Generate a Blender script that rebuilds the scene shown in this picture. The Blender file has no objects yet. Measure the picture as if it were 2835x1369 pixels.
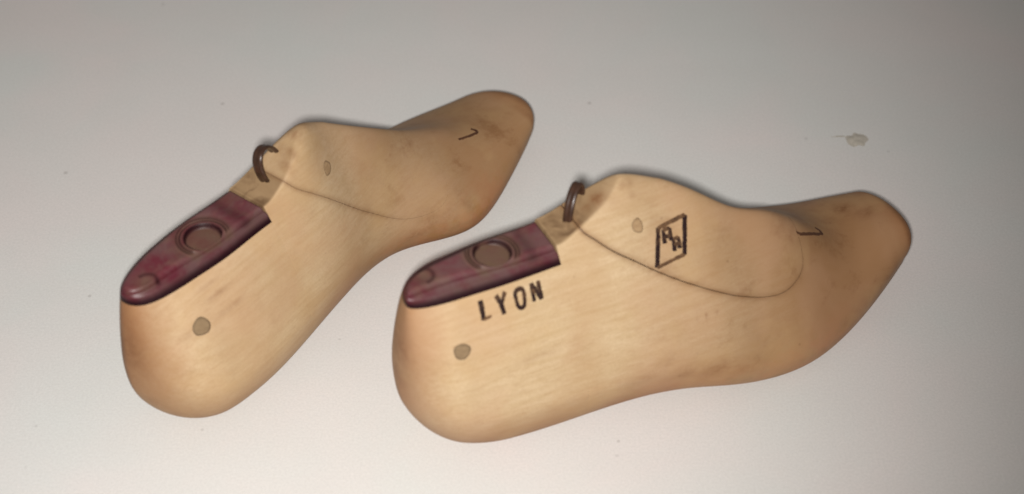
# Two wooden shoe lasts on a white table, built from mesh code and procedural materials.
import bpy, bmesh, math, random
import numpy as np
from mathutils import Vector, Matrix
from mathutils.bvhtree import BVHTree

MM = 0.001
random.seed(4)
rng = np.random.default_rng(4)
scene = bpy.context.scene
COL = scene.collection

# ---------------------------------------------------------------- camera
CAM = {"e":0.77026,"D":727.55279,"sc":5.8}
elev, dist = CAM['e'], CAM['D'] * MM
cd = bpy.data.cameras.new('camera'); cam = bpy.data.objects.new('camera', cd); COL.objects.link(cam)
cam.location = (0, -dist * math.cos(elev), dist * math.sin(elev))
cam.rotation_euler = (math.pi / 2 - elev, 0, 0)
cd.sensor_width = 36; cd.lens = 36 * CAM['sc'] * CAM['D'] / 2835
cd.clip_start = .02; cd.clip_end = 20
cd.dof.use_dof = True; cd.dof.focus_distance = dist - .035; cd.dof.aperture_fstop = 6.5
scene.camera = cam
scene.render.resolution_x = 1024; scene.render.resolution_y = 494

# ---------------------------------------------------------------- light
world = bpy.data.worlds.new('World'); scene.world = world; world.use_nodes = True
wb = world.node_tree.nodes['Background']
wb.inputs['Color'].default_value = (1, .94, .89, 1); wb.inputs['Strength'].default_value = .17
def look(o, tgt):
    o.rotation_euler = (Vector(tgt) - o.location).to_track_quat('-Z', 'Y').to_euler()
fl = bpy.data.lights.new('flash', 'SPOT'); flash = bpy.data.objects.new('flash', fl); COL.objects.link(flash)
cu = Vector((0, math.sin(elev), math.cos(elev)))     # a phone flash a few centimetres under and left of the lens
flash.location = cam.location - cu * .0115 + Vector((-.009, 0, 0)); look(flash, (-.125, .035, 0))
fl.energy = 22.5; fl.color = (1, .975, .94); fl.spot_size = math.radians(72); fl.spot_blend = 1; fl.shadow_soft_size = .011
vs = scene.view_settings
vs.view_transform = 'Standard'; vs.look = 'None'; vs.exposure = 0; vs.gamma = 1; vs.use_curve_mapping = False

# ---------------------------------------------------------------- helpers
def link(o, parent=None):
    COL.objects.link(o)
    if parent: o.parent = parent
    return o
def mesh_obj(name, verts, faces, mat, parent=None, scale=MM, smooth=True, mats=None, normals=None):
    me = bpy.data.meshes.new(name)
    me.from_pydata([tuple(float(c) * scale for c in v) for v in verts], [], [tuple(int(i) for i in f) for f in faces])
    if smooth: me.polygons.foreach_set('use_smooth', [True] * len(me.polygons))
    me.materials.append(mat)
    for m in (mats or []): me.materials.append(m)
    me.validate(); me.update()
    if normals is not None and len(normals) == len(me.vertices):
        me.normals_split_custom_set_from_vertices([tuple(map(float, n)) for n in normals])
    return link(bpy.data.objects.new(name, me), parent)
def attr(o, name, vals):
    a = o.data.attributes.new(name, 'FLOAT', 'POINT'); a.data.foreach_set('value', np.asarray(vals, np.float32))

class NT:
    def __init__(s, name):
        s.m = bpy.data.materials.new(name); s.m.use_nodes = True; s.t = s.m.node_tree
        s.b = s.t.nodes['Principled BSDF']; s.l = s.t.links.new
    def n(s, kind, **kw):
        x = s.t.nodes.new(kind)
        for k, v in kw.items():
            if k in x.inputs: x.inputs[k].default_value = v
            else: setattr(x, k, v)
        return x
    def noise(s, vec, scale, detail=4, rough=.55, dist=0):
        x = s.n('ShaderNodeTexNoise'); s.l(vec, x.inputs['Vector'])
        x.inputs['Scale'].default_value = scale; x.inputs['Detail'].default_value = detail
        x.inputs['Roughness'].default_value = rough; x.inputs['Distortion'].default_value = dist
        return x.outputs['Fac']
    def mapping(s, vec, scale=(1, 1, 1), loc=(0, 0, 0), rot=(0, 0, 0)):
        x = s.n('ShaderNodeMapping'); s.l(vec, x.inputs['Vector'])
        x.inputs['Scale'].default_value = scale; x.inputs['Location'].default_value = loc; x.inputs['Rotation'].default_value = rot
        return x.outputs['Vector']
    def ramp(s, fac, stops):
        x = s.n('ShaderNodeValToRGB'); s.l(fac, x.inputs['Fac']); e = x.color_ramp.elements
        while len(e) < len(stops): e.new(.5)
        for q, (p, c) in zip(e, stops):
            q.position = p; q.color = (c, c, c, 1) if isinstance(c, (int, float)) else (*c, 1)
        return x.outputs['Color']
    def mix(s, fac, a, b, mode='MIX'):
        x = s.n('ShaderNodeMix'); x.data_type = 'RGBA'; x.blend_type = mode
        for sock, v in ((x.inputs[0], fac), (x.inputs[6], a), (x.inputs[7], b)):
            if hasattr(v, 'is_output'): s.l(v, sock)
            elif isinstance(v, (int, float)): sock.default_value = v
            else: sock.default_value = (*v, 1)
        return x.outputs[2]
    def math(s, op, a, b=0, c=None, clamp=False):
        x = s.n('ShaderNodeMath'); x.operation = op; x.use_clamp = clamp
        for i, v in enumerate((a, b) if c is None else (a, b, c)):
            if hasattr(v, 'is_output'): s.l(v, x.inputs[i])
            else: x.inputs[i].default_value = v
        return x.outputs[0]
    def attr(s, name):
        x = s.n('ShaderNodeAttribute'); x.attribute_name = name; return x.outputs['Fac']
    def obj(s): return s.n('ShaderNodeTexCoord').outputs['Object']
    def sep(s, v):
        x = s.n('ShaderNodeSeparateXYZ'); s.l(v, x.inputs[0]); return x.outputs
    def bump(s, h, strength=.2, d=.0005, prev=None):
        x = s.n('ShaderNodeBump'); s.l(h, x.inputs['Height']); x.inputs['Strength'].default_value = strength; x.inputs['Distance'].default_value = d
        if prev: s.l(prev, x.inputs['Normal'])
        s.l(x.outputs['Normal'], s.b.inputs['Normal']); return x.outputs['Normal']

# ---------------------------------------------------------------- materials
def wood_nodes(t, seed, patina_shade=1.0):
    """pale beech browner towards the toe, with shade painted round the edges; object space of the last, metres"""
    o = t.obj(); x, y, z = t.sep(o)
    base = t.mapping(o, (1, 1, 1), (seed, seed * .7, 0))
    grain = t.noise(t.mapping(base, (14, 420, 420), rot=(0, -.10, 0)), 1.0, 6, .65, .3)
    fleck = t.noise(t.mapping(base, (160, 700, 900), rot=(0, -.10, 0)), 1.0, 3, .7)
    cloud = t.noise(base, 26, 4, .5, .3)
    c = t.ramp(grain, [(.30, WOOD_B), (.52, WOOD_A), (.75, WOOD_C)])
    pp = t.noise(base, 1150, 3, .7)
    c = t.mix(t.math('MULTIPLY', t.ramp(pp, [(.34, 0.), (.66, 1.)]), .28), c, (.33, .205, .105))
    c = t.mix(t.math('MULTIPLY', t.ramp(fleck, [(.50, 0.), (.68, 1.)]), .24), c, (.32, .18, .085))
    c = t.mix(t.math('MULTIPLY', t.ramp(cloud, [(.42, 0.), (.64, 1.)]), .50), c, (.40, .245, .122))
    # forepart browned by handling, with some light falloff painted in
    nz = t.noise(base, 14, 3, .5)
    w = t.math('ADD', x, t.math('MULTIPLY', t.math('SUBTRACT', nz, .5), .05))
    fore = t.math('MULTIPLY', t.ramp(t.math('MULTIPLY', w, 4.0), [(.34, 0.), (.76, 1.)]), .86 * patina_shade)
    c = t.mix(fore, c, PAT_SHADE)
    edge_mix = t.math('MULTIPLY', t.attr('edge_shade'), t.math('ADD', t.math('MULTIPLY', nz, 1.2), .15), clamp=True)  # grazing shade painted as brown along sole edge, toe tip and heel back
    c = t.mix(t.math('MULTIPLY', edge_mix, .97), c, (.260, .108, .040))
    blot = t.noise(t.mapping(base, (1, 1, 1.4)), 48, 6, .72, .1)
    c = t.mix(t.math('MULTIPLY', t.math('MULTIPLY', t.ramp(blot, [(.55, 0.), (.68, 1.)]), t.ramp(t.math('MULTIPLY', w, 4.), [(.35, .15), (.7, 1.)])), .55), c, (.20, .085, .030))
    # reddish and ochre mottling worked into the lower side below the ball, dark spots on the toe
    mz = t.math('MULTIPLY', t.ramp(t.math('MULTIPLY', z, 20), [(.28, 1.), (.62, 0.)]), t.ramp(t.math('MULTIPLY', w, 4.), [(.32, 0.), (.48, 1.), (.78, 1.), (.9, 0.)]))
    m1 = t.noise(t.mapping(base, (1, 1, 1.6), (.3, 0, 0)), 46, 6, .75, .1); m2 = t.noise(t.mapping(base, loc=(.7, 0, 0)), 80, 4, .6, .3)
    c = t.mix(t.math('MULTIPLY', t.math('MULTIPLY', mz, t.ramp(m1, [(.38, 0.), (.54, 1.)])), .9), c, (.385, .175, .082))
    c = t.mix(t.math('MULTIPLY', t.math('MULTIPLY', mz, t.ramp(m2, [(.52, 0.), (.66, 1.)])), .6), c, (.30, .155, .040))
    pk = t.noise(t.mapping(base, loc=(.2, .4, 0)), 22, 3, .5, .4)
    c = t.mix(t.math('MULTIPLY', t.ramp(pk, [(.46, 0.), (.60, 1.)]), .28), c, (.46, .270, .160))
    yk = t.noise(t.mapping(base, loc=(.9, .1, 0)), 30, 4, .6)
    c = t.mix(t.math('MULTIPLY', t.ramp(yk, [(.50, 0.), (.64, 1.)]), .30), c, (.46, .295, .140))
    # little dents and tick marks
    dots = t.n('ShaderNodeTexVoronoi'); t.l(t.mapping(base, (1, 1.6, .7)), dots.inputs['Vector']); dots.inputs['Scale'].default_value = 95
    dd = t.ramp(dots.outputs['Distance'], [(.035, 1.), (.085, 0.)])
    gate = t.ramp(t.noise(base, 40, 2), [(.52, 0.), (.60, 1.)])
    c = t.mix(t.math('MULTIPLY', t.math('MULTIPLY', dd, gate), .35), c, (.16, .08, .04))
    return c, grain, fleck, cloud
WOOD_A, WOOD_B, WOOD_C, PAT_SHADE = (.535, .395, .240), (.475, .340, .190), (.580, .440, .280), (.300, .153, .067)
def wood_material(name, seed, patina_shade):
    t = NT(name)
    c, grain, fleck, cloud = wood_nodes(t, seed, patina_shade)
    f = t.attr('facet')     # sawn end grain of the cut top, stained, its slant from the light painted darker
    o = t.obj(); en = t.noise(t.mapping(o, (120, 40, 60)), 1.0, 4, .6)
    st = t.noise(o, 75, 4, .6, .5)
    fc = t.mix(t.ramp(en, [(.3, 0.), (.7, 1.)]), (.235, .148, .076), (.315, .205, .110))
    fc = t.mix(t.math('MULTIPLY', t.ramp(st, [(.50, 0.), (.64, 1.)]), .75), fc, (.105, .055, .026))
    c = t.mix(f, c, fc)
    sn = t.noise(t.mapping(o, (1, 1.4, 1.4)), 190, 6, .75, .2); sn2 = t.noise(o, 60, 4, .6)
    sf = t.math('MULTIPLY', t.attr('stain'), t.math('ADD', t.math('MULTIPLY', t.ramp(sn, [(.36, 0.), (.62, 1.)]), .75), t.ramp(sn2, [(.3, .1), (.7, .5)])), clamp=True)
    c = t.mix(sf, c, (.175, .070, .025))
    c = t.mix(t.attr('seam'), c, (.190, .092, .038))
    g = t.attr('gap')       # dark brown inside of the saw kerf
    c = t.mix(g, c, (.070, .034, .017))
    t.l(c, t.b.inputs['Base Color'])
    t.l(t.math('MULTIPLY_ADD', cloud, .25, .42), t.b.inputs['Roughness'])
    t.b.inputs['Specular IOR Level'].default_value = .28
    n1 = t.bump(grain, .10, .0004); t.bump(cloud, .25, .0012, n1)
    return t.m
def plate_material(seed):
    t = NT('maroon_fibre'); o = t.mapping(t.obj(), loc=(seed, 0, 0))
    n1 = t.noise(o, 60, 5, .6, .4); n2 = t.noise(t.mapping(o, (1, 1.3, 1)), 130, 5, .65, .3); n3 = t.noise(o, 900, 2, .6)
    c = t.mix(t.ramp(n1, [(.38, 0.), (.60, 1.)]), (.110, .010, .022), (.125, .056, .056))
    c = t.mix(t.math('MULTIPLY', t.ramp(n2, [(.52, 0.), (.75, 1.)]), .5), c, (.19, .085, .070))
    hz = t.noise(o, 70, 5, .7); w = t.math('ADD', t.math('MULTIPLY', t.attr('worn'), t.ramp(n1, [(.3, .45), (.65, 1.)])), t.math('MULTIPLY', t.ramp(hz, [(.48, 0.), (.62, 1.)]), .35), clamp=True)
    c = t.mix(w, c, (.120, .068, .042))
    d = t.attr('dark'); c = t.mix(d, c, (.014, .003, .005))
    t.l(c, t.b.inputs['Base Color'])
    t.l(t.math('MULTIPLY_ADD', n1, .25, .34), t.b.inputs['Roughness'])
    t.l(t.math('MULTIPLY_ADD', d, -.38, .5), t.b.inputs['Specular IOR Level'])
    b1 = t.bump(n2, .35, .0006); t.bump(n3, .15, .0002, b1)
    return t.m
def simple(name, col, rough=.5, spec=.4, noise=None, metal=0):
    t = NT(name); o = t.obj(); n = t.noise(o, noise[0] if noise else 200, 4, .6)
    c = t.mix(t.ramp(n, [(.3, 0.), (.7, 1.)]), col, tuple(v * (noise[1] if noise else .8) for v in col))
    t.l(c, t.b.inputs['Base Color']); t.b.inputs['Roughness'].default_value = rough
    t.b.inputs['Specular IOR Level'].default_value = spec; t.b.inputs['Metallic'].default_value = metal
    t.bump(n, .2, .0003); return t.m
def ink_material(name, dark=(.016, .006, .006), edge=(.16, .085, .04), lo=.50, hi=.60):
    t = NT(name); o = t.obj(); n = t.noise(o, 900, 4, .7); n2 = t.noise(o, 380, 3, .6)
    wear = t.attr('wear')
    f = t.math('ADD', t.math('MULTIPLY', n, .5), t.math('MULTIPLY', n2, .5))
    f = t.math('ADD', f, t.math('MULTIPLY', wear, .45))
    c = t.ramp(f, [(lo, dark), (hi + .22, edge), (.95, (.36, .22, .11))])
    t.l(c, t.b.inputs['Base Color']); t.b.inputs['Roughness'].default_value = .55; t.b.inputs['Specular IOR Level'].default_value = .25
    return t.m
M_STAPLE = simple('lacquered_wire', (.058, .026, .015), .34, .5, (300, .5))
M_INK = ink_material('stamped_ink')
M_PEG = None
def peg_material(name, a, b):
    t = NT(name); o = t.obj(); n = t.noise(t.mapping(o, (300, 300, 900)), 1, 4, .7); n2 = t.noise(o, 420, 3)
    c = t.mix(t.ramp(n, [(.3, 0.), (.7, 1.)]), a, b); c = t.mix(t.attr('rim'), c, tuple(v * .38 for v in a))
    t.l(c, t.b.inputs['Base Color']); t.b.inputs['Roughness'].default_value = .7; t.b.inputs['Specular IOR Level'].default_value = .2
    t.bump(n2, .4, .0004); return t.m
M_PEG = peg_material('end_grain_peg', (.27, .185, .105), (.195, .130, .072))
M_PEG2 = peg_material('pale_end_grain_peg', (.385, .255, .140), (.27, .170, .088))

# ---------------------------------------------------------------- table
def on_table(px_, py_):
    k = CAM['sc'] * CAM['D']; ax = (px_ - 1417.5) / k; ay = (684.5 - py_) / k
    q = -cam.location.z / (-math.sin(elev) + ay * math.cos(elev))
    return ax * q, cam.location.y + (math.cos(elev) + ay * math.sin(elev)) * q
def table_material():
    t = NT('white_laminate'); o = t.obj()
    a = t.noise(o, 9, 4, .55, .4); b = t.noise(o, 900, 3, .75); cns = t.noise(o, 40, 4, .6)
    c = t.mix(t.ramp(a, [(.36, 0.), (.64, 1.)]), (.705, .712, .690), (.760, .705, .685))
    wv = t.noise(t.mapping(o, (1.2, 7, 1), rot=(0, 0, .12)), 1.0, 3, .5)
    c = t.mix(t.math('MULTIPLY', t.ramp(wv, [(.40, 0.), (.66, 1.)]), .22), c, (.60, .575, .55))
    c = t.mix(t.math('MULTIPLY', t.ramp(cns, [(.45, 0.), (.75, 1.)]), .10), c, (.60, .585, .56))
    c = t.mix(t.math('MULTIPLY', t.ramp(b, [(.34, 0.), (.66, 1.)]), .34), c, (.50, .485, .465))
    v = t.n('ShaderNodeTexVoronoi'); t.l(t.mapping(o, (1, .6, 1), rot=(0, 0, .5)), v.inputs['Vector']); v.inputs['Scale'].default_value = 26
    dots = t.ramp(v.outputs['Distance'], [(.012, 1.), (.030, 0.)])
    gate = t.ramp(t.noise(o, 19, 2), [(.46, 0.), (.52, 1.)])
    c = t.mix(t.math('MULTIPLY', t.math('MULTIPLY', dots, gate), .45), c, (.30, .28, .26))
    for (sx, sy, rad, k) in ((616, 288, .0011, .6), (182, 479, .0012, .6), (248, 820, .0010, .5), (1632, 286, .0012, .6), (2232, 384, .0010, .4), (1712, 1222, .0008, .6), (1708, 1262, .0009, .35), (560, 1190, .0008, .4), (940, 940, .0007, .35), (2460, 420, .0009, .35), (100, 1180, .0008, .4), (1180, 1010, .0006, .3)):
        q = t.n('ShaderNodeVectorMath'); q.operation = 'DISTANCE'; t.l(o, q.inputs[0]); q.inputs[1].default_value = (*on_table(sx, sy), 0)
        c = t.mix(t.math('MULTIPLY', t.ramp(t.math('MULTIPLY', q.outputs['Value'], 1 / rad / 2), [(.25, 1.), (.6, 0.)]), k * .6), c, (.25, .22, .20))
    t.l(c, t.b.inputs['Base Color']); t.b.inputs['Roughness'].default_value = .62; t.b.inputs['Specular IOR Level'].default_value = .15
    t.bump(b, .06, .0003); return t.m
tv, tf = [], []
NX = 24
for j in range(NX + 1):
    for i in range(NX + 1): tv.append((-900 + 1800 * i / NX, -700 + 1700 * j / NX, 0))
for j in range(NX):
    for i in range(NX): a = j * (NX + 1) + i; tf.append((a, a + 1, a + NX + 2, a + NX + 1))
nb = len(tv)
top = mesh_obj('table_top', tv, tf, table_material()); top['kind'] = 'structure'

# ---------------------------------------------------------------- last geometry (millimetres, x heel to toe, z up)
SK = np.array([0, .08, .18, .30, .41, .475, .54, .61, .68, .76, .84, .92, 1.0])
def spl(xk, yk, x):
    xk = np.asarray(xk, float); yk = np.asarray(yk, float); n = len(xk); h = np.diff(xk)
    A = np.zeros((n, n)); b = np.zeros(n); A[0, 0] = A[-1, -1] = 1
    for i in range(1, n - 1):
        A[i, i-1] = h[i-1]; A[i, i] = 2 * (h[i-1] + h[i]); A[i, i+1] = h[i]; b[i] = 6 * ((yk[i+1] - yk[i]) / h[i] - (yk[i] - yk[i-1]) / h[i-1])
    Mm = np.linalg.solve(A, b); x = np.clip(x, xk[0], xk[-1]); i = np.clip(np.searchsorted(xk, x) - 1, 0, n - 2)
    a = (xk[i+1] - x) / h[i]; c = (x - xk[i]) / h[i]
    return a * yk[i] + c * yk[i+1] + ((a**3 - a) * Mm[i] + (c**3 - c) * Mm[i+1]) * h[i]**2 / 6
def pchip(xk, yk, x):
    xk = np.asarray(xk, float); yk = np.asarray(yk, float); x = np.asarray(x, float)
    h = np.diff(xk); d = np.diff(yk) / h; n = len(xk); m = np.zeros(n)
    for i in range(1, n - 1):
        if d[i-1] * d[i] > 0:
            w1 = 2 * h[i] + h[i-1]; w2 = h[i] + 2 * h[i-1]; m[i] = (w1 + w2) / (w1 / d[i-1] + w2 / d[i])
    m[0] = d[0]; m[-1] = d[-1]
    i = np.clip(np.searchsorted(xk, x) - 1, 0, n - 2); t = np.clip((x - xk[i]) / h[i], 0, 1)
    return (2*t**3 - 3*t**2 + 1) * yk[i] + (t**3 - 2*t**2 + t) * h[i] * m[i] + (-2*t**3 + 3*t**2) * yk[i+1] + (t**3 - t**2) * h[i] * m[i+1]
def cutz(P, x):
    xs = [-10, P['px'], P['px'] + 14, P['px'] + 26, P['px'] + 37, P['px'] + 48, P['px'] + 62, P['px'] + 90]
    z = P['pz']; return pchip(xs, [z + P['p0'], z, z + P['c1'], z + P['c2'], z + P['c3'], z + P['c4'], z + P['c4'] + 9, z + P['c4'] + 60], x)
def smin(z, c, k):
    h = np.maximum(k - np.abs(z - c), 0) / k; return np.minimum(z, c) - h * h * k / 4
def soft(P, x): return np.interp(x, [P['px'] + 2, P['px'] + 16, P['px'] + 34, P['px'] + 50, P['px'] + 70], [.01, 2.5, 9, 11, .01])
def loft_at(P, s, PH):
    """surface of the uncut last: s (ns,) stations 0..1, PH (ns,nt) angles, 0 sole, pi ridge; near side below pi"""
    L = P['L']; s = np.asarray(s, float); g = lambda k: spl(SK, P[k], s)[:, None]
    zs, zt, wn, wf, wt, yr, yc = (g(k) for k in ('zs', 'zt', 'wn', 'wf', 'wt', 'yr', 'yc')); S = s[:, None]
    q = np.clip(S * L / P['ha'], 0, 1); hf = np.sqrt(np.maximum(0, 1 - (1 - q)**2))
    zs = zs + P['hr'] * (1 - np.sqrt(np.maximum(0, 1 - (1 - np.clip(S * L / P['hr'], 0, 1))**2)))
    q = np.clip((1 - S) * L / P['ta'], 0, 1); tf_ = (1 - (1 - q)**2.1)**(1/2.1)
    q = np.clip((1 - S) * L / P['tr'], 0, 1); tv_ = np.sqrt(np.maximum(0, 1 - (1 - q)**2))
    zm = zs + (zt - zs) * .38; zs = zm + (zs - zm) * tv_; zt = zm + (zt - zm) * tv_
    f = np.maximum(hf * tf_, 1e-4); wn = wn * f; wf = wf * f; wt = np.maximum(wt, .1)
    h = (1 - np.cos(PH)) / 2
    H1 = np.clip(g('h1'), .12, .9); pb = np.maximum(1.5, g('pb')); e = np.maximum(1.02, g('ex'))
    wl = (1 - np.clip(1 - h / H1, 0, 1)**pb)**(1 / pb)
    t = np.clip((h - H1) / (1 - H1), 0, 1)
    wu = np.maximum(0, 1 - t**e)**np.where(e < 2, 1 / e, .5) * (1 - (1 - wt) * t**1.3)
    w = np.where(h < H1, wl, wu)
    y = yc * f + yr * t**1.2 * f + np.where(PH < math.pi, -wn, wf) * w
    z = zs + (zt - zs) * h; x = S * L + 0 * h
    fall = np.clip(1 - x / 70, 0, 1)**1.2
    x = x + fall * (P['b1'] * (np.clip(z - 30, 0, 200) / 50)**1.5 + P['b0'] * (np.clip(30 - z, 0, 30) / 30)**2)
    u = x / L; y = y + P['bend'] * np.clip((u - .45) / .55, 0, 1)**2
    k = np.clip((u - .45) / .3, 0, 1); ro = math.radians(P['roll']) * k**2 * (3 - 2 * k)
    z0 = spl(SK, P['zs'], np.clip(u, 0, 1)); y, zz = y.copy(), z - z0
    return np.stack([x, y * np.cos(ro) - zz * np.sin(ro), y * np.sin(ro) + zz * np.cos(ro) + z0], -1)
def crossing(P, s, level, far=False):
    """angle at which each station's section passes the cut surface lowered by level; pi where it never does"""
    N = 361; ph = np.linspace(.3, math.pi, N); ph = np.repeat(ph[None], len(s), 0)
    if far: ph = 2 * math.pi - ph
    if far: ph[:, -1] += 1e-9
    V = loft_at(P, s, ph); lv = level[:, None] if hasattr(level, '__len__') else level
    D = V[..., 2] - (cutz(P, V[..., 0]) - lv)
    out = np.full(len(s), math.pi)
    for i in range(len(s)):
        k = np.where(D[i] > 0)[0]
        if len(k):
            k = k[0]
            if k == 0: out[i] = ph[i, 0]
            else:
                t = -D[i, k-1] / (D[i, k] - D[i, k-1]); out[i] = ph[i, k-1] * (1 - t) + ph[i, k] * t
    return out
def spaced(a, b, n, tight):
    """n points from a to b, packed towards b when tight"""
    u = np.linspace(0, 1, n)
    if tight: u = 1 - (1 - u)**1.35
    return a + (b - a) * u
def surface(P, dup=2):
    L = P['L']
    s = np.concatenate([(1 - np.cos(np.linspace(0, math.pi / 2, 90)))[:-1] * .16, np.linspace(.16, P['px'] / L - .0004, 26),
                        np.linspace(P['px'] / L + .0004, .80, 150), .80 + .20 * np.sin(np.linspace(0, math.pi / 2, 70))[1:]])
    s[-1] = 1.0
    low = np.where(s < P['px'] / L, P['tp'], 0.)
    pn = np.minimum(crossing(P, s, low), math.pi - .10); pf = np.maximum(crossing(P, s, low, True), math.pi + .10)
    A1, A2, A3 = 96, 48, 96
    PH = np.stack([np.concatenate([spaced(0, n, A1, True)[:-1], np.linspace(n, f, A2), spaced(2 * math.pi, f, A3, True)[::-1][1:-1]]) for n, f in zip(pn, pf)])
    V = loft_at(P, s, PH); c = cutz(P, V[..., 0]) - low[:, None]
    fac = np.clip((V[..., 2] - c) / 1.6, 0, 1)
    V[..., 2] = smin(V[..., 2], c, soft(P, V[..., 0]))
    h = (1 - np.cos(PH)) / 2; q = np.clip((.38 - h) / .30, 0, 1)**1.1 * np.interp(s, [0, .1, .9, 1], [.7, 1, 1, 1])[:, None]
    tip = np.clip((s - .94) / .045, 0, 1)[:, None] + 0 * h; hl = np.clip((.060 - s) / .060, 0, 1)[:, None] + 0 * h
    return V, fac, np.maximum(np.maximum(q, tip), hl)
def quads(V):
    ns, nt = V.shape[:2]; i = np.arange(ns - 1)[:, None] * nt; j = np.arange(nt)[None]; j2 = (j + 1) % nt
    a, b, c, d = (i + j).ravel(), (i + j2).ravel(), (i + nt + j2).ravel(), (i + nt + j).ravel()
    return np.concatenate([np.stack([a, c, b], 1), np.stack([a, d, c], 1)])
def vnormals(X, T):
    n = np.cross(X[T[:, 1]] - X[T[:, 0]], X[T[:, 2]] - X[T[:, 0]]); N = np.zeros_like(X)
    for k in range(3): np.add.at(N, T[:, k], n)
    l = np.linalg.norm(N, axis=1); N[l < 1e-12] = (0, 0, 1); return N / np.maximum(l, 1e-12)[:, None]
def catmull(p, n=14):
    p = np.asarray(p, float); q = np.concatenate([[2 * p[0] - p[1]], p, [2 * p[-1] - p[-2]]]); o = []
    for i in range(1, len(q) - 2):
        for t in np.linspace(0, 1, n, endpoint=False):
            o.append(.5 * (2*q[i] + (q[i+1] - q[i-1]) * t + (2*q[i-1] - 5*q[i] + 4*q[i+1] - q[i+2]) * t*t + (-q[i-1] + 3*q[i] - 3*q[i+1] + q[i+2]) * t**3))
    o.append(p[-1]); return np.array(o)
def seam_field(pts, X):
    """signed distance in the x-z side view to the seam curve, positive in the instep block"""
    C = catmull(pts); x, z = X[:, 0], X[:, 2]; best = np.full(len(x), 1e9); arc = np.zeros(len(x)); acc = 0
    for a, b in zip(C[:-1], C[1:]):
        ab = b - a; l2 = ab @ ab; t = np.clip(((x - a[0]) * ab[0] + (z - a[1]) * ab[1]) / l2, 0, 1)
        d = np.hypot(x - a[0] - t * ab[0], z - a[1] - t * ab[1]); m = d < best; best[m] = d[m]; arc[m] = (acc + t * math.sqrt(l2))[m]; acc += math.sqrt(l2)
    poly = np.concatenate([C, [[C[-1, 0], 250], [C[0, 0], 250]]]); ins = np.zeros(len(x), bool)
    for a, b in zip(poly, np.roll(poly, -1, 0)):
        c = ((a[1] > z) != (b[1] > z)); xi = (b[0] - a[0]) * (z - a[1]) / ((b[1] - a[1]) if b[1] != a[1] else 1e-9) + a[0]
        ins ^= c & (x < xi)
    return np.where(ins, best, -best), arc / acc
def clip_side(X, N, A, T, g):
    """keep the part of the triangle soup where g > 0, cutting triangles on the zero line; returns arrays and the cut edges"""
    X, N, A = list(X), list(N), list(A); cache = {}; out = []; edges = []
    def cut(i, j):
        k = (min(i, j), max(i, j))
        if k not in cache:
            t = g[i] / (g[i] - g[j]); n = N[i] * (1 - t) + N[j] * t
            X.append(X[i] * (1 - t) + X[j] * t); N.append(n / (np.linalg.norm(n) + 1e-12)); A.append(A[i] * (1 - t) + A[j] * t); cache[k] = len(X) - 1
        return cache[k]
    for tri in T:
        m = [g[v] > 0 for v in tri]; c = sum(m)
        if c == 3: out.append(tuple(tri))
        elif c == 1:
            k = m.index(True); a, b, d = tri[k], tri[(k+1) % 3], tri[(k+2) % 3]; p, q = cut(a, b), cut(a, d); out.append((a, p, q)); edges.append((p, q))
        elif c == 2:
            k = m.index(False); a, b, d = tri[k], tri[(k+1) % 3], tri[(k+2) % 3]; p, q = cut(a, b), cut(a, d); out += [(p, b, d), (p, d, q)]; edges.append((q, p))
    # inner wall of the saw cut
    X, N, A = np.array(X), np.array(N), np.array(A); wall = {}; VX, VN, VA = [X], [N], [A]; n0 = len(X); extra = []
    for e in edges:
        for v in e:
            if v not in wall:
                wall[v] = n0 + len(extra); inner = X[v] - N[v] * 2.5; extra.append((X[v], inner))
    wx, wn_, wa, idx = [], [], [], {}
    for v in wall:
        idx[v] = n0 + len(wx); wx += [X[v], X[v] - N[v] * 2.5]; wn_ += [N[v], N[v]]; wa += [[A[v][0], 1., 1., 0., 0.], [A[v][0], 1., 1., 0., 0.]]
    for p, q in edges: out += [(idx[p], idx[p] + 1, idx[q] + 1), (idx[p], idx[q] + 1, idx[q])]
    if wx: X = np.concatenate([X, wx]); N = np.concatenate([N, wn_]); A = np.concatenate([A, wa])
    used = np.unique(np.array(out).ravel()); rm = np.full(len(X), -1); rm[used] = np.arange(len(used))
    return X[used], N[used], A[used], rm[np.array(out)]

FEAT = {"lyon":{"L":[[[33.87,82.36],[33.33,75.75]],[[33.38,75.9],[36.65,76.05]]],"Y":[[[40.67,82.0],[41.78,78.77]],[[44.6,82.06],[41.78,78.77]],[[41.78,78.77],[42.07,75.17]]],"O":[[[48.98,81.02],[51.12,81.14],[52.17,80.01],[51.44,76.35],[50.7,75.09],[49.23,75.06],[48.35,76.19],[48.34,78.66],[48.48,80.23],[48.98,81.02]]],"N":[[[56.03,81.34],[55.48,75.37]],[[56.22,81.28],[58.74,75.32]],[[59.18,81.32],[58.69,75.17]]]},"logo":[[[114.25,85.23],[109.3,73.21]],[[127.23,86.24],[122.42,74.23]],[[114.25,85.23],[127.23,86.24]],[[109.3,73.21],[122.42,74.23]],[[116.16,84.11],[115.28,79.88]],[[119.11,83.9],[118.38,80.01]],[[115.81,81.88],[118.72,81.58]],[[119.51,80.1],[118.62,76.41]],[[121.77,80.3],[121.19,76.73]],[[119.03,78.18],[121.5,78.42]]],"oneR":[[[180.77,-13.18],[183.57,-13.44],[192.18,-11.13],[199.19,-8.95]],[[197.98,-5.46],[199.53,-6.84],[199.19,-8.95]]],"oneL":[[[200.04,-13.8],[207.24,-14.35],[213.82,-14.58]],[[213.32,-10.99],[214.35,-12.86],[213.82,-14.58]]]}
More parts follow.
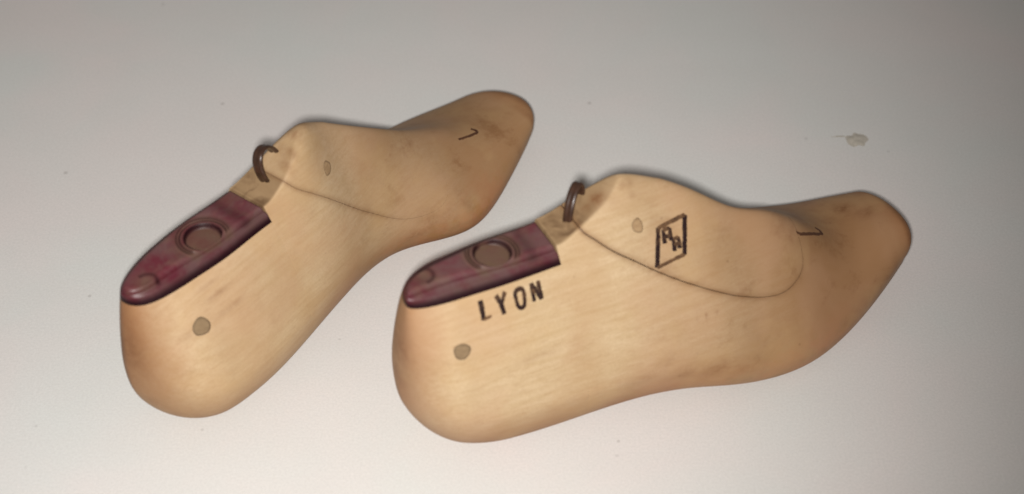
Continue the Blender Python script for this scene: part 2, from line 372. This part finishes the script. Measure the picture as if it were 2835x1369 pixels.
SHAPE = {'R': {"L":249.099,"zs":[2.463,1.805,1.151,1.867,3.195,2.931,2.103,0.959,0.715,1.563,4.391,9.136,15.18],"zt":[95.096,93.605,94.911,101.391,105.911,99.643,91.082,79.165,71.126,55.954,41.887,39.956,41.737],"wn":[23.963,26.159,29.375,31.843,34.95,37.344,40.089,41.973,42.802,39.249,32.595,24.338,15.133],"wf":[25.16,27.406,28.967,27.59,28.237,29.66,32.036,37.365,41.638,40.726,35.335,28.067,19.621],"wt":[0.419,0.456,0.425,0.303,0.334,0.358,0.367,0.348,0.389,0.509,0.805,0.958,1.013],"yr":[2.876,4.358,7.266,10.813,13.335,11.124,6.595,1.696,-0.049,-1.244,-2.856,-4.919,-7.312],"yc":[2.746,2.229,1.337,0.241,-1.025,-2.192,-2.564,-1.514,-0.338,-0.156,-0.043,-0.012,0.299],"h1":[0.32,0.32,0.32,0.3,0.28,0.27,0.26,0.26,0.28,0.32,0.38,0.42,0.45],"ex":[6.0,6.0,5.0,3.2,2.4,2.2,2.0,1.9,1.9,2.0,2.1,2.2,2.2],"pb":[2.2,2.2,2.3,2.3,2.3,2.3,2.5,2.8,3.0,3.0,3.0,3.0,3.0],"ha":22.559,"hr":40.519,"ta":8.872,"tr":9.0,"b1":4.734,"b0":-4.923,"bend":0.039,"roll":6.268,"tp":6.064,"px":70.671,"pz":89.555,"p0":4.096,"c1":4.396,"c2":10.068,"c3":15.769,"c4":15.474,"pose":[-45.5682,-124.025,0.4789]},
         'L': {"L":256.838,"zs":[1.714,-0.047,-0.926,1.272,4.73,6.118,6.552,3.74,0.856,1.102,4.008,8.815,14.884],"zt":[88.945,87.369,90.125,96.107,102.539,90.879,78.156,64.784,51.681,39.61,30.578,26.326,26.58],"wn":[26.977,28.625,30.701,29.373,27.656,27.328,29.232,34.974,40.54,38.313,31.961,24.417,16.087],"wf":[17.417,22.277,25.81,25.429,26.254,28.864,31.69,37.079,41.017,39.619,33.88,26.038,17.102],"wt":[0.414,0.428,0.402,0.324,0.324,0.381,0.378,0.351,0.384,0.501,0.801,0.956,1.011],"yr":[4.495,3.919,2.799,0.458,-0.992,0.784,-1.634,-3.243,-3.114,-3.053,-3.497,-4.169,-4.542],"yc":[-2.782,-1.769,-1.469,-1.082,-0.572,0.433,0.925,0.881,0.308,-0.061,-0.124,-0.49,-0.578],"h1":[0.32,0.32,0.32,0.3,0.28,0.27,0.26,0.26,0.28,0.32,0.38,0.42,0.45],"ex":[6.0,6.0,5.0,3.2,2.4,2.2,2.0,1.9,1.9,2.0,2.1,2.2,2.2],"pb":[2.2,2.2,2.3,2.3,2.3,2.3,2.5,2.8,3.0,3.0,3.0,3.0,3.0],"ha":27.978,"hr":35.182,"ta":13.697,"tr":9.0,"b1":6.62,"b0":-3.924,"bend":-5.398,"roll":-2.591,"tp":6.316,"px":74.993,"pz":82.45,"p0":1.147,"c1":5.136,"c2":12.072,"c3":15.755,"c4":13.351,"pose":[-155.1325,-115.3662,0.9371]}}
SEAM = {'R': [(80.0, 113), (80.8, 101), (82.2, 92.8), (87.0, 88.0), (93.1, 82.8), (101.0, 77.5), (108.4, 72.3), (117.3, 66.6), (126.0, 61.8), (135.0, 57.0), (141.6, 53.4), (152.1, 48.7), (160, 46.6), (166, 46.3), (172, 47.3), (177.4, 49.3), (180.0, 53.2), (181.1, 59), (181.8, 69), (182.6, 100)],
        'L': [(84, 110), (85.4, 97), (86.6, 89.5), (88.4, 86.5), (91.9, 81.8), (97.6, 76.5), (103.7, 70.6), (108.5, 65.5), (113.9, 59.6), (121.4, 51.6), (129.0, 44.4), (135.9, 38.2), (143.6, 33.0), (153.5, 29.6), (163, 29.0), (170, 31.3), (175, 36.3), (177.5, 44), (179, 56), (180, 80)]}

# stains of their own: along-grain and across-grain radius (mm) and strength, where the photograph shows them
SPOTS = {"R":[[223.5,7.5,38.3,6,4,0.8],[229.5,-0.9,39.5,5,3.5,0.6],[213.2,2.0,40.1,9,4,0.35],[93.5,8.6,98.0,3.2,3.2,0.95],[88.7,8.1,95.6,3.5,3,0.5],[106.7,7.3,101.0,3,2.2,0.6],[107.7,4.0,98.2,2,2,0.35],[99.0,3.8,97.7,3,3,0.2],[125.2,-30.7,51.3,0.6,1.2,0.9],[121.3,-30.2,51.7,0.8,0.8,0.5],[130.4,-30.7,51.8,0.9,0.7,0.45],[141.7,-36.0,41.6,1,0.6,0.5],[50.4,-21.3,55.3,9,2,0.22],[242.8,-9.8,39.4,2.5,9,0.6],[241.5,-19.6,34.7,1.8,9,0.7],[231.6,-25.3,24.9,2.5,9,0.35],[112.7,-38.1,30.9,8,3.5,0.4],[125.3,-41.1,28.4,9,3.5,0.45],[105.4,-34.8,38.1,6,3,0.3],[142.1,-43.3,25.3,8,4,0.4],[94.0,-34.4,32.5,9,2.5,0.3],[2.8,3.8,63.4,2.5,14,0.5],[1.2,4.2,46.7,2.5,10,0.5]],"L":[[113.4,-0.3,95.6,5,3,0.5],[105.5,-2.0,96.4,2.5,4,0.6],[98.4,-4.9,93.2,2.2,5,0.5],[93.5,-7.6,90.1,2.2,5,0.4],[36.8,-18.6,67.5,7,1.3,0.5],[39.8,-22.3,60.0,6,1.3,0.45],[35.4,-15.8,72.2,6,1.0,0.3],[18.1,-19.5,59.9,7,2,0.25],[154.8,-31.8,26.5,7,6,0.45],[145.9,-30.2,23.1,12,3,0.5],[163.8,-35.2,23.9,8,5,0.35],[176.2,-36.3,24.4,4,9,0.35],[244.8,-24.4,23.5,2,8,0.6],[225.8,-31.5,16.5,2,9,0.35],[2.4,1.9,53.6,2.5,14,0.7],[1.4,3.5,35.8,3,9,0.55],[2.5,-7.5,26.6,8,4,0.3],[123.0,-21.6,49.1,6,3,0.25],[73.5,-12.7,79.3,5,3,0.15]]}

class Caster:
    def __init__(s, X, T): s.t = BVHTree.FromPolygons([tuple(map(float, v)) for v in X], [tuple(map(int, f)) for f in T])
    def near(s, x, z):
        h, n, _, _ = s.t.ray_cast(Vector((x, -120, z)), Vector((0, 1, 0)))
        return (np.array(h), -np.array(n) if n.y > 0 else np.array(n)) if h else None
    def top(s, x, y):
        h, n, _, _ = s.t.ray_cast(Vector((x, y, 200)), Vector((0, 0, -1)))
        return (np.array(h), np.array(n) if n.z > 0 else -np.array(n)) if h else None
    def at(s, plane, a, b): return s.near(a, b) if plane == 'side' else s.top(a, b)

def stroke(path, w0, w1, n=None):
    """centre line and half width along a stamped stroke, in its plane"""
    C = catmull(path, 8) if len(path) > 2 else np.array([np.array(path[0]) * (1 - t) + np.array(path[1]) * t for t in np.linspace(0, 1, 15)])
    return C, np.linspace(w0, w1, len(C)) / 2
def decal(name, caster, plane, strokes, mat, parent, lift=.07, ragged=.10):
    """ink pressed into the wood: ribbons that follow the surface and stand a hair proud of it"""
    V, Fc, wear = [], [], []
    for li, (path, w0, w1, wr0, wr1) in enumerate(strokes):
        C, hw = stroke(path, w0 * 1.15, w1 * 1.15); T = np.gradient(C, axis=0); T /= np.linalg.norm(T, axis=1)[:, None] + 1e-9
        C = np.concatenate([[C[0] - T[0] * .12], C, [C[-1] + T[-1] * .12]]); T = np.concatenate([[T[0]], T, [T[-1]]]); hw = np.concatenate([[hw[0] * .7], hw, [hw[-1] * .7]])
        K = 7; base = len(V); rows = 0
        for i, (c, t, w) in enumerate(zip(C, T, hw)):
            nn = np.array([-t[1], t[0]]); j1, j2 = rng.normal(0, ragged, 2); row = []
            for k in range(K):
                u = -1 + 2 * k / (K - 1); off = u * w + (j1 if u < -.9 else j2 if u > .9 else 0) * w
                h = caster.at(plane, *(c + nn * off))
                if h is None: row = None; break
                edge = -.10 if abs(u) > .99 else 0
                row.append(h[0] + h[1] * (lift + li * .012 + edge))
            if row is None: continue
            V += row; wr = wr0 + (wr1 - wr0) * i / (len(C) - 1); wear += [wr + .35 * (abs(-1 + 2 * k / (K - 1)) > .9) for k in range(K)]
            if rows: 
                for k in range(K - 1):
                    a = base + (rows - 1) * K + k; Fc.append((a, a + 1, a + K + 1, a + K))
            rows += 1
    o = mesh_obj(name, V, Fc, mat, parent); attr(o, 'wear', wear); return o
def peg(caster, x, z, rx, rz, mat, parent, wob=.06, sink=0):
    V, rim, Fc = [], [], []; NR, NA = 9, 40; ph0 = rng.uniform(0, 6)
    for r in range(NR):
        for a in range(NA):
            th = 2 * math.pi * a / NA; k = (1 + wob * math.cos(3 * th + ph0) + wob * .4 * math.cos(5 * th)) * min(1, (r + .001) / (NR - 2))
            h = caster.near(x + rx * k * math.cos(th), z + rz * k * math.sin(th))
            lift = .10 + .05 * math.sin(a * .9 + r) * .3 if r < NR - 1 else -.35
            if r == NR - 2: lift = .02
            V.append(h[0] + h[1] * lift); rim.append(1. if r >= NR - 2 else .25 if r == NR - 3 else 0.)
    for r in range(NR - 1):
        for a in range(NA): b = (a + 1) % NA; Fc.append((r * NA + a, r * NA + b, (r + 1) * NA + b, (r + 1) * NA + a))
    o = mesh_obj('peg', V, Fc, mat, parent); attr(o, 'rim', rim); return o

def plate(P, ring, dimple, mat, parent):
    """maroon heel plate let in flush: dense top sheet with rounded edge, thimble socket and a shallow thumb dent, and a side skirt"""
    L, tp, px = P['L'], P['tp'], P['px'] - .25; R = 2.6
    NS, NL = 200, 120
    # stations: where the section of the plate closes at the back
    s = np.linspace(0, px / L, 900); pn = crossing(P, s, 0.); ok = pn < math.pi - 1e-3
    def outline(level):
        a = loft_at(P, s, crossing(P, s, level)[:, None])[:, 0]; b = loft_at(P, s, crossing(P, s, level, True)[:, None])[:, 0]
        m = (a[:, 2] > cutz(P, a[:, 0]) - level - 1.0) & (np.abs(a[:, 2] - (cutz(P, a[:, 0]) - level)) < .8) & (a[:, 0] <= px + .01)
        a, b = a[m], b[m]
        return a, b
    def sample(level):
        a, b = outline(level); x0 = a[0, 0]; x = x0 + (px - x0) * (1 - np.cos(np.linspace(0, math.pi / 2, NS)))
        ya = np.interp(x, a[:, 0], a[:, 1]); yb = np.interp(x, b[:, 0], b[:, 1])
        mid = (ya[0] + yb[0]) / 2; ya[0] = yb[0] = mid
        return x, ya - .12, yb + .12
    x, ya, yb = sample(0.)
    u = (1 - np.cos(np.linspace(0, math.pi, NL))) / 2
    Y = ya[:, None] + (yb - ya)[:, None] * u[None]; X = np.repeat(x[:, None], NL, 1)
    Z = cutz(P, X) + .10
    # distance to the rim
    rim = np.concatenate([np.stack([x, ya], 1)[::3], np.stack([x, yb], 1)[::3]]); d = np.full(X.shape, 1e9)
    for a, b in ((ya, None), (yb, None)):
        for i in range(0, NS - 1, 1):
            p = np.array([x[i], a[i]]); q = np.array([x[i+1], a[i+1]]); e = q - p; t = np.clip(((X - p[0]) * e[0] + (Y - p[1]) * e[1]) / (e @ e), 0, 1)
            d = np.minimum(d, np.hypot(X - p[0] - t * e[0], Y - p[1] - t * e[1]))
    dfront = px - X; dd = np.minimum(d, dfront * 2.2)
    k = np.clip(dd, 0, R); Z -= (R - np.sqrt(np.maximum(0, R * R - (R - k)**2))) * .95
    r = np.hypot((X - ring[0]), (Y - ring[1]) * ring[3]) / ring[2]
    sm = lambda a, b, v: (lambda q: q * q * (3 - 2 * q))(np.clip((v - a) / (b - a), 0, 1))
    fade = sm(.5, 2.2, dd); Z += fade * (-.55 * np.exp(-((r - 1.0) / .05)**2) + .28 * np.exp(-((r - .86) / .07)**2) - 2.3 * (1 - sm(.70, .77, r)) - .25 * np.exp(-((r - 1.22) / .12)**2))
    r2 = np.hypot(X - dimple[0], (Y - dimple[1]) * 1.1) / dimple[2]
    Z -= fade * .7 * np.exp(-(r2 / .7)**2)
    Z += -.35 * np.exp(-((X - (px - 9)) / 2.5)**2) * np.exp(-((Y - (ring[1] + 3)) / 7)**2)
    worn = np.clip(.9 * (1 - sm(.66, .80, r)) + .75 * np.exp(-((r - 1.0) / .22)**2) + .8 * np.exp(-(r2 / .9)**2), 0, 1)
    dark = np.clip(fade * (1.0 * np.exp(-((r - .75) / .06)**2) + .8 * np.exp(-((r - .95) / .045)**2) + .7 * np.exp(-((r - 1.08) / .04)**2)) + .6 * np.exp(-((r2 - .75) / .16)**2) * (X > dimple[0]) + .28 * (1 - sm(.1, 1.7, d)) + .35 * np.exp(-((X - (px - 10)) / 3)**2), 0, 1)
    V = np.stack([X, Y, Z], -1).reshape(-1, 3); wv = list(worn.ravel()); dv = list(dark.ravel()); Fc = []
    for i in range(NS - 1):
        for j in range(NL - 1): a = i * NL + j; Fc.append((a, a + NL, a + NL + 1, a + 1))
    # boundary loop of the top and skirt rings down to the seat
    loop = [i * NL for i in range(NS)] + [(NS - 1) * NL + j for j in range(1, NL)] + [i * NL + NL - 1 for i in range(NS - 2, 0, -1)]
    V = list(V); prev = loop
    levels = np.linspace(R + .05, tp - .02, 7)
    for lv in levels:
        xx, a_, b_ = sample(lv); top_i = len(V)
        side = [np.array([xx[i], a_[i], cutz(P, xx[i]) - lv]) for i in range(NS)]
        front = [np.array([px, a_[-1] + (b_[-1] - a_[-1]) * u[j], cutz(P, px) - lv]) for j in range(1, NL)]
        far = [np.array([xx[i], b_[i], cutz(P, xx[i]) - lv]) for i in range(NS - 2, 0, -1)]
        ring_ = side + front + far; V += ring_; wv += [0] * len(ring_)
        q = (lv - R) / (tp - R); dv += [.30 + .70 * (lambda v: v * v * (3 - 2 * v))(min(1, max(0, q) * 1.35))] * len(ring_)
        cur = list(range(top_i, top_i + len(ring_))); n = len(cur)
        for i in range(n): Fc.append((prev[i], prev[(i+1) % n], cur[(i+1) % n], cur[i]))
        prev = cur
    Fc.append(tuple(prev))
    o = mesh_obj('heel_plate', V, Fc, mat, parent)
    attr(o, 'worn', wv); attr(o, 'dark', dv)
    bm = bmesh.new(); bm.from_mesh(o.data); bmesh.ops.remove_doubles(bm, verts=bm.verts, dist=2e-6); bmesh.ops.recalc_face_normals(bm, faces=bm.faces)
    bm.to_mesh(o.data); bm.free(); return o

def wire_loop(f1, f2, bulge, width, thick, mat, parent, caster):
    """bent double strand loop set in the top, both feet sunk in the wood"""
    f1, f2, B = map(lambda v: np.array(v, float), (f1, f2, bulge)); N, K = 44, 28; V, Fc = [], []
    ch = f2 - f1; wd = np.cross(ch, B); wd /= np.linalg.norm(wd); pts = []
    for i in range(N + 1):
        t = i / N; a = math.pi * t
        pts.append(f1 + ch * (.5 - .5 * math.cos(a)) + B * abs(math.sin(a))**.95 + np.array([0, 0, -1.2]) * (abs(math.cos(a))**6))
    pts = np.array(pts); T = np.gradient(pts, axis=0); T /= np.linalg.norm(T, axis=1)[:, None]
    for p, t in zip(pts, T):
        n = np.cross(t, wd); n /= np.linalg.norm(n); w = np.cross(n, t)
        for k in range(K):
            a = 2 * math.pi * k / K; c, s_ = math.cos(a), math.sin(a)
            xw = width / 2 * math.copysign(abs(c)**.8, c); th = thick / 2 * math.copysign(abs(s_)**.8, s_) * (1 - .42 * math.exp(-(xw / (width * .13))**2))
            V.append(p + w * xw + n * th)
    for i in range(N):
        for k in range(K): b = (k + 1) % K; Fc.append((i * K + k, i * K + b, (i + 1) * K + b, (i + 1) * K + k))
    Fc += [tuple(range(K)), tuple(range(N * K, (N + 1) * K))]
    o = mesh_obj('wire_loop', V, Fc, mat, parent)
    bm = bmesh.new(); bm.from_mesh(o.data); bmesh.ops.recalc_face_normals(bm, faces=bm.faces); bm.to_mesh(o.data); bm.free(); return o

def build_last(key, label, seed, gap):
    P = SHAPE[key]; px, py, yaw = P['pose']
    V, fac, rimw = surface(P); X = V.reshape(-1, 3); T = quads(V)
    zmin = X[:, 2].min()
    root = link(bpy.data.objects.new('shoe_last', None)); root.empty_display_size = .02
    root.location = (px * MM, py * MM, 0); root.rotation_euler = (0, 0, yaw)
    root['label'] = label; root['category'] = 'shoe last'; root['group'] = 'pair of wooden shoe lasts'
    # drop degenerate triangles
    ar = np.linalg.norm(np.cross(X[T[:, 1]] - X[T[:, 0]], X[T[:, 2]] - X[T[:, 0]]), axis=1); T = T[ar > 1e-7]
    N = vnormals(X, T); off = 0.
    wood = wood_material('beech_wood', seed, 1.12 if key == 'R' else .90)
    g, arc = seam_field(SEAM[key], X); w = np.interp(arc, [0, .25, .45, .66, .72, 1], gap + [gap[-1]])
    A = np.stack([fac.ravel() * np.interp(X[:, 0], [0, P['px'] + 18, P['px'] + 46], [1, 1, .35]), np.zeros(len(X)), np.interp(arc, [0, .5, .70, .77, 1], [.85, .75, .50, 0, 0]) * np.exp(-(np.abs(g) / .9)**1.3) * (1. if key == 'R' else np.interp(arc, [.45, .62], [.8, .0]))], 1)
    sp = np.zeros(len(X))
    for sx, sy, sz, ra, rb, k in SPOTS[key]:
        sp = np.maximum(sp, k * np.exp(-((X[:, 0] - sx) / ra)**2 - ((X[:, 1] - sy)**2 + (X[:, 2] - sz)**2) / rb**2))
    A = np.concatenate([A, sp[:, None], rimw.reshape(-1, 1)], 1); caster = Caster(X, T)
    for name, gg in (('last_body', -g - w / 2), ('instep_block', g - w / 2)):
        x_, n_, a_, t_ = clip_side(X, N, A, T.tolist(), gg)
        o = mesh_obj(name, x_, t_, wood, root, normals=n_); attr(o, 'facet', a_[:, 0] * (.30 if key == 'L' and name == 'instep_block' else 1.)); attr(o, 'gap', a_[:, 1]); attr(o, 'seam', a_[:, 2]); attr(o, 'stain', a_[:, 3]); attr(o, 'edge_shade', a_[:, 4])
        o.location.z = -zmin * MM * 0
    return root, caster, P

# right hand last, with the lettering
root, cs, P = build_last('R', 'nearer wooden shoe last stamped LYON with a diamond mark, pointing right', .0, [.42, .40, .22, .16, .12])
plate(P, (46.4, 7.3, 9.8, 1.0), (16.0, 6.8, 6), plate_material(0.), root)
o = peg(cs, 21.9, 67.0, 3.5, 3.2, M_PEG, root, .05); o.name = 'peg'
peg(cs, 105.7, 88.5, 2.4, 2.4, M_PEG2, root)
LY = FEAT['lyon']
lw = {'L': [(0, 2.1, 2.0, .12, -.1), (1, 1.2, 1.0, .3, .8)], 'Y': [(0, 2.0, 1.7, .3, -.1), (1, 1.6, 1.5, .5, .0), (2, 1.9, 1.7, -.1, 0)],
      'O': [(0, 1.6, 1.6, .05, .05)], 'N': [(0, 1.7, 1.6, .4, -.1), (1, 1.5, 1.7, .2, -.1), (2, 1.7, 1.7, .2, -.1)]}
for ch in 'LYON':
    o = decal('stamped_letter', cs, 'side', [(LY[ch][i], a, b, c, d) for i, a, b, c, d in lw[ch]], M_INK, root)
    o['label'] = 'black stamped letter ' + ch
LG = FEAT['logo']
LG.append([LG[4][0], LG[5][0]]); LG.append([LG[7][0], LG[8][0]])
spec = [(1.9, 2.1, .10, -.1), (2.0, 1.8, -.1, -.1), (1.3, 1.3, .55, .35), (1.1, 1.2, .4, .5)] + [(1.4, 1.8, .10, -.1)] * 8
spec[6] = (1.2, 1.2, .15, .1); spec[9] = (1.2, 1.2, .2, .15); spec[10] = (1.2, 1.2, .4, .3); spec[11] = (1.1, 1.1, .45, .35)
decal('stamped_emblem', cs, 'side', [(LG[i], a, b, c, d) for i, (a, b, c, d) in enumerate(spec)], M_INK, root)
M_PENCIL = ink_material('faded_brown_ink', (.075, .030, .016), (.14, .065, .03), .45, .6)
decal('stamped_numeral', cs, 'top', [(q, 1.0 + .6 * k, 1.5 + .2 * k, .25 - .2 * k, 0) for k, q in enumerate(FEAT['oneR'])], M_PENCIL, root, ragged=.2)
wire_loop((80.2, 7.8, 92.2), (90.2, 15.6, 97.6), (1.0, 1.6, 7.4), 4.2, 1.8, M_STAPLE, root, cs)

# left hand last
root, cs, P = build_last('L', 'farther wooden shoe last without lettering, turned away on the left', 3.7, [.18, .16, .12, .04, .012])
plate(P, (47.4, -3.4, 10.0, 1.0), (15.5, -4, 6), plate_material(2.), root)
peg(cs, 24.6, 60.4, 3.9, 3.6, M_PEG, root, .05)
peg(cs, 112.1, 78.4, 2.9, 2.7, M_PEG2, root)
decal('stamped_numeral', cs, 'top', [(q, 1.0 + .6 * k, 1.5 + .2 * k, .25 - .2 * k, 0) for k, q in enumerate(FEAT['oneL'])], M_PENCIL, root, ragged=.2)
wire_loop((85.4, -2.8, 85.8), (96.6, 1.6, 92.2), (-5.6, 0, 9.6), 4.6, 1.9, M_STAPLE, root, cs)

# small pale blemish on the table at the right, modelled as a raised blob
def blemish(x, y):
    V, Fc = [], []; NR, NA = 10, 36
    for r in range(NR + 1):
        for a in range(NA):
            th = 2 * math.pi * a / NA; rr = r / NR * (1 + .16 * math.sin(2 * th + 1) + .10 * math.sin(5 * th) + .06 * math.sin(7 * th + 2))
            V.append((rr * 5.0 * math.cos(th), rr * 5.8 * math.sin(th), .8 * (1 - (r / NR)**2)**2 * (1 - .45 * math.exp(-(r / NR / .4)**2)) - .01 + .02))
    for r in range(NR):
        for a in range(NA): b = (a + 1) % NA; Fc.append((r * NA + a, (r + 1) * NA + a, (r + 1) * NA + b, r * NA + b))
    n0 = len(V); K = 12      # thin tail dragged out to the left
    for i in range(K + 1):
        u = i / K; hw = .55 * math.sin(math.pi * min(1, u * .9 + .1)); cx = -4 - 9.5 * u; cy = 2.2 + .8 * u + .4 * math.sin(u * 5)
        V += [(cx, cy - hw, .012), (cx, cy, .22 * (1 - u) + .03), (cx, cy + hw, .012)]
    for i in range(K):
        for k in range(2): a = n0 + i * 3 + k; Fc.append((a, a + 1, a + 4, a + 3))
    o = mesh_obj('table_blemish', V, Fc, simple('pale_blemish', (.60, .55, .47), .14, .6, (240, .70)))
    o.location = (x, y, 0); o['label'] = 'small pale blemish on the white table beyond the nearer last'; o['category'] = 'table blemish'
    return o
blemish(*on_table(2372, 388))
